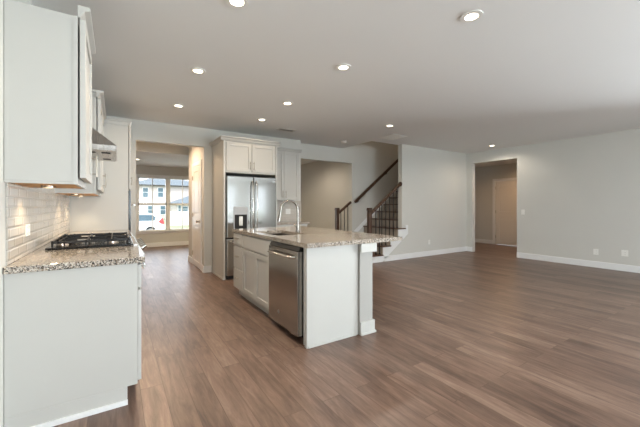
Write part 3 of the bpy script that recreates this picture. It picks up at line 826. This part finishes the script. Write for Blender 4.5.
can(0.62, 6.9, C, 'unseen recessed light added in the passage between the kitchen and the front room', LAMP_W * 46, color=(1, .72, .48))  # unseen fixture, added to brighten the header face beyond
can(4.2, 7.6, C, 'recessed light in the front room behind the staircase opening', LAMP_W * 20, color=(1, .84, .66))
can(6.4, 5.85, 5.2, 'unseen recessed light added in the upper stairwell ceiling', LAMP_W * 10, color=(1, .72, .48))  # unseen fixture, added to lift the dark stairwell wall
can(9.3, 4.4, 2.55, 'recessed light in the hall behind the right opening', LAMP_W * 16, color=(1, .62, .34))
can(0.453, 9.37, 2.44, 'small recessed light in the lower ceiling by the front window', LAMP_W * 3)

t = thing('smoke_detector', 'white round smoke detector on the ceiling near the stairwell', 'smoke detector', (4.236, 5.60, C))
build('base', MB().cyl((4.236, 5.60, C - .012), (4.236, 5.60, C - .0005), .065, .068, 28), 'plastic', t, smooth=True)
build('cover', MB().cyl((4.236, 5.60, C - .04), (4.236, 5.60, C - .012), .045, .06, 28), 'plastic', t, smooth=True)
def vent(label, x, y, wx, wy, dark):
    t = thing('ceiling_vent', label, 'air vent', (x, y, C), None)
    f = MB(); z0, z1 = C - .008, C - .0005
    f.box(x - wx/2, x + wx/2, y - wy/2, y - wy/2 + .02, z0, z1); f.box(x - wx/2, x + wx/2, y + wy/2 - .02, y + wy/2, z0, z1)
    f.box(x - wx/2, x - wx/2 + .02, y - wy/2 + .02, y + wy/2 - .02, z0, z1); f.box(x + wx/2 - .02, x + wx/2, y - wy/2 + .02, y + wy/2 - .02, z0, z1)
    build('frame', f, 'grille' if dark else 'plastic', t)
    build('duct_back', MB().box(x - wx/2 + .02, x + wx/2 - .02, y - wy/2 + .02, y + wy/2 - .02, C - .002, C - .0006), 'slot' if dark else 'plastic', t)
    s_ = MB(); n = int((wy - .04) / .022)
    for k in range(n):
        yy = y - wy/2 + .02 + (k + .5) * (wy - .04) / n
        if dark:
            s_.hexa([(x - wx/2 + .02, yy - .006, z0), (x + wx/2 - .02, yy - .006, z0), (x + wx/2 - .02, yy - .004, z0), (x - wx/2 + .02, yy - .004, z0),
                     (x - wx/2 + .02, yy + .004, C - .0025), (x + wx/2 - .02, yy + .004, C - .0025), (x + wx/2 - .02, yy + .006, C - .0025), (x - wx/2 + .02, yy + .006, C - .0025)])
        else: s_.box(x - wx/2 + .02, x + wx/2 - .02, yy - .008, yy + .008, z0 + .002, C - .0025)
    build('louvres', s_, 'grille' if dark else 'plastic', t)
vent('dark slotted air vent on the ceiling above the refrigerator cabinet', 2.70, 5.36, .33, .16, True)
vent('white square air vent on the ceiling in front of the stairwell', 4.83, 4.72, .42, .42, False)

# ------------------------------------------------------------------ staircase
RUN, RISE, N = .238, .187, 13
Z0 = .165
XS = 4.72          # riser of the second tread minus one run
t = thing('staircase', 'staircase with dark wood treads rising behind the stair wall', 'stairs', (4.7, 5.6, 0))
yA, yB = YS + .003, YW - .003
def riser_x(i): return 4.52 if i == 0 else XS + i * RUN
sm = MB()
for i in range(N):
    x0 = riser_x(i); x1 = riser_x(i + 1); z1 = Z0 + i * RISE; z0 = 0.001 if i == 0 else z1 - RISE
    inside = x0 > 5.5
    y0 = YS + .125 if inside else yA
    nose_y0 = y0 if inside else YS - .035
    xe = x1 if inside else min(x1 + .0, x1)
    build('riser', MB().box(x0, x0 + .018, y0, yB, z0 if i == 0 else z0 + .0005, z1 - .028), 'riser', t)
    build('tread', MB().box(x0 - .028, x1 - .0005, nose_y0, yB, z1 - .028, z1), 'tread', t, bevel=0.006)
# white stringer with stepped top on the open side
poly = [(4.52, .002)]
for i in range(4):
    poly.append((riser_x(i), Z0 + i * RISE - .029))
    poly.append((riser_x(i + 1), Z0 + i * RISE - .029))
xe = 5.76
poly += [(riser_x(4), .79), (xe, .79), (xe, .585), (4.94, .002)]
build('stringer', MB().prism(poly, 'y', YS - .016, YS - .001), 'trim', t)
# skirt on the far wall
x1 = 7.4
sl = RISE / RUN
build('skirt_board', MB().prism([(5.06, .43), (5.06, .56), (x1, .56 + (x1 - 5.06) * sl), (x1, .43 + (x1 - 5.06) * sl)], 'y', YW - .0028, YW - .0012), 'trim', t)

def newel(mb, x, y, z0, z1):
    h = .040
    mb.box(x - h, x + h, y - h, y + h, z0, z1 - .06)
    mb.box(x - h - .009, x + h + .009, y - h - .009, y + h + .009, z1 - .06, z1 - .035)
    mb.box(x - h - .004, x + h + .004, y - h - .004, y + h + .004, z1 - .035, z1)
def rail(mb, x0, z0, x1, z1, y, hw=.030, hh=.028):
    d = Vector((x1 - x0, 0, z1 - z0)).normalized(); nrm = Vector((-d.z, 0, d.x))
    pts = []
    prof = [(-hw * .7, -hh), (hw * .7, -hh), (hw, hh * .2), (hw * .75, hh), (-hw * .75, hh), (-hw, hh * .2)]
    for (px, pz) in ((x0, z0), (x1, z1)):
        pts.append([mb.bm.verts.new(Vector((px, y + a, pz)) + nrm * b) for a, b in prof])
    A, B = pts; n = len(prof)
    for k in range(n): mb.bm.faces.new((A[k], A[(k+1) % n], B[(k+1) % n], B[k]))
    mb.bm.faces.new(A[::-1]); mb.bm.faces.new(B)
def baluster(x, y, z0, z1, t):
    mb = MB().box(x - .0075, x + .0075, y - .0075, y + .0075, z0, z1).box(x - .014, x + .014, y - .014, y + .014, z0, z0 + .018)
    build('baluster', mb, 'iron', t)
yn = YS + .045
t = thing('stair_railing', 'near stair railing with square newel post and thin iron balusters', 'railing', (4.64, yn, Z0), 'stair railings with newel posts')
nm = MB(); newel(nm, 4.615, yn, Z0 + .001, 1.195); build('newel_post', nm, 'stain', t, bevel=0.004)
rx0, rz0, rx1, rz1 = 4.657, 1.075, 5.567, 1.755
rm = MB(); rail(rm, rx0, rz0, rx1, rz1, yn); build('handrail', rm, 'stain', t, bevel=0.004)
build('rosette', MB().cyl((5.552, yn, 1.745), (5.5695, yn, 1.745), .055, n=24), 'stain', t)
for x in [4.80, 4.91] + [v for i in range(1, 4) for v in (riser_x(i) + .02, riser_x(i) + .14)]:
    if x > 5.53: continue
    i = 0 if x < riser_x(1) - .028 else (1 if x < riser_x(2) - .028 else (2 if x < riser_x(3) - .028 else 3))
    baluster(x, yn, Z0 + i * RISE + .001, rz0 + (x - rx0) * (rz1 - rz0) / (rx1 - rx0) - .03, t)
yf = YW + .05
t = thing('stair_railing', 'far short stair railing with newel post ending at the wall corner', 'railing', (4.62, yf, 0), 'stair railings with newel posts')
nm = MB(); newel(nm, 4.615, yf, .001, 1.19); build('newel_post', nm, 'stain', t, bevel=0.004)
rm = MB(); rail(rm, 4.657, 1.06, 5.047, 1.335, yf); build('handrail', rm, 'stain', t, bevel=0.004)
for x in (4.73, 4.84, 4.95): baluster(x, yf, .001, 1.06 + (x - 4.657) * .705 - .03, t)
t = thing('wall_handrail', 'dark wood handrail climbing the far stairwell wall', 'handrail', (5.08, YW - .075, 1.35))
rm = MB(); x1 = 7.6; sl2 = .77; rail(rm, 5.085, 1.335, x1, 1.335 + (x1 - 5.085) * sl2, YW - .075, .026, .032); build('rail', rm, 'stain', t, bevel=0.004)
for x in (5.2, 6.2, 7.2):
    z = 1.335 + (x - 5.085) * sl2
    build('bracket', MB().tube([(x, YW - .004, z - .09), (x, YW - .05, z - .085), (x, YW - .075, z - .035)], .008), 'iron', t, smooth=True)

# ------------------------------------------------------------------ outside the front window
G = -0.94
o = build('lawn', MB().box(-30, 60, 11.2, 24.0, G - .3, G).box(-30, 60, 31.5, 90, G - .3, G + .02), 'lawn'); o['kind'] = 'structure'
o = build('lawn_rear', MB().box(-30, 60, -45, -6.3, -.5, -.25).box(9.0, 60, -6.3, 2.5, -.5, -.25).box(-30, -2.6, -6.3, 5.5, -.5, -.25), 'lawn'); o['kind'] = 'structure'
o = build('street', MB().box(-30, 60, 24.0, 31.5, G - .3, G + .01), 'road'); o['kind'] = 'structure'
# white car parked on the street, tail to the right
t = thing('car', 'white parked car with red tail light seen through the front window', 'car', (1.0, 26.9, G + .01))
cy0, cy1, X1, g = 26.0, 27.8, 3.0, G + .01
X0 = X1 - 4.5
body = [(X0, .35), (X0 + .05, .75), (X0 + .9, .95), (X0 + 1.7, 1.02), (X1 - .1, 1.06), (X1, .95), (X1 + .02, .45), (X1 - .05, .30), (X0 + .1, .28)]
build('body', MB().prism([(a, b_ + g) for a, b_ in body], 'y', cy0, cy1), 'paint', t, bevel=0.06)
cab_ = [(X0 + 1.25, 1.0), (X0 + 1.95, 1.55), (X0 + 2.4, 1.64), (X1 - .75, 1.62), (X1 - .25, 1.45), (X1 - .08, 1.04)]
build('cabin', MB().prism([(a, b_ + g) for a, b_ in cab_], 'y', cy0 + .08, cy1 - .08), 'paint', t, bevel=0.05)
gls = [(X0 + 1.55, 1.08), (X0 + 2.05, 1.48), (X0 + 2.4, 1.53), (X1 - .8, 1.51), (X1 - .55, 1.35), (X1 - .62, 1.10)]
build('side_window', MB().prism([(a, b_ + g) for a, b_ in gls], 'y', cy0 + .06, cy0 + .1), 'carglass', t)
build('tail_light', MB().prism([(a, b_ + g) for a, b_ in [(X1 - .38, 1.0), (X1 - .10, 1.30), (X1 - .02, 1.02), (X1 + .03, .82), (X1 - .16, .84)]], 'y', cy0 - .02, cy0 + .09), 'tail', t)
for wx in (X0 + .85, X1 - .88):
    for wy in (cy0 - .01, cy1 - .2):
        wl = build('wheel', MB().cyl((wx, wy, g + .34), (wx, wy + .21, g + .34), .34, n=28), 'tyre', t, bevel=0.02)
        build('rim', MB().cyl((wx, wy - .012, g + .34), (wx, wy + .01, g + .34), .21, n=20), 'rim', wl)
# fence across the street
t = thing('fence', 'white privacy fence across the street beyond the parked car', 'fence', (12, 38, G))
build('panels', MB().box(4.9, 26, 38.0, 38.05, G + .03, .66), 'fence', t)
for k in range(8):
    px = 4.9 + k * 2.44; build('post', MB().box(px - .07, px + .07, 37.95, 38.09, G + .02, .74), 'fence', t)

def house(label, x0, x1, y0, y1, zt, zr, wins, hip):
    t = thing('house', label, 'house', ((x0 + x1) / 2, (y0 + y1) / 2, G), 'houses across the street')
    build('walls', MB().box(x0, x1, y0, y1, G, zt), 'siding', t)
    mb = MB(); e_ = .5
    a = [mb.bm.verts.new(p) for p in ((x0 - e_, y0 - e_, zt), (x1 + e_, y0 - e_, zt), (x1 + e_, y1 + e_, zt), (x0 - e_, y1 + e_, zt))]
    ym = (y0 + y1) / 2
    r = [mb.bm.verts.new(p) for p in ((x0 + hip, ym, zr), (x1 - hip, ym, zr))]
    mb.bm.faces.new((a[0], a[1], r[1], r[0])); mb.bm.faces.new((a[2], a[3], r[0], r[1])); mb.bm.faces.new((a[1], a[2], r[1])); mb.bm.faces.new((a[3], a[0], r[0])); mb.bm.faces.new(a[::-1])
    build('roof', mb, 'roof', t)
    fb = MB().box(x0 - e_, x1 + e_, y0 - e_ - .03, y0 - e_, zt - .16, zt + .04)
    build('eave_shadow', fb, 'slot', t)  # dark strip standing in for the shadow line under the eave
    for (wx, wz, ww, wh) in wins:
        f = build('window', MB().box(wx - ww/2 - .12, wx + ww/2 + .12, y0 - .05, y0 - .005, wz - wh/2 - .12, wz + wh/2 + .12), 'fence', t)
        build('pane', MB().box(wx - ww/2, wx + ww/2, y0 - .07, y0 - .051, wz - wh/2, wz + .0).box(wx - ww/2, wx + ww/2, y0 - .07, y0 - .051, wz + .08, wz + wh/2), 'pane', f)
house('pale two-storey house with grey roof across the street', 2.0, 14.0, 60, 70, 4.75, 6.2,
      [(4.12, 3.48, .72, 1.5), (6.37, 3.53, .76, 1.5), (4.86, .55, .75, 1.4), (6.85, .55, 1.0, 1.4)], 3)
house('low pale house with a sloping grey roof, in front of the two-storey house', 7.3, 15.5, 50, 57, 1.55, 3.3,
      [(7.8, .75, .32, 1.1), (8.55, .75, .75, .8)], 3.5)
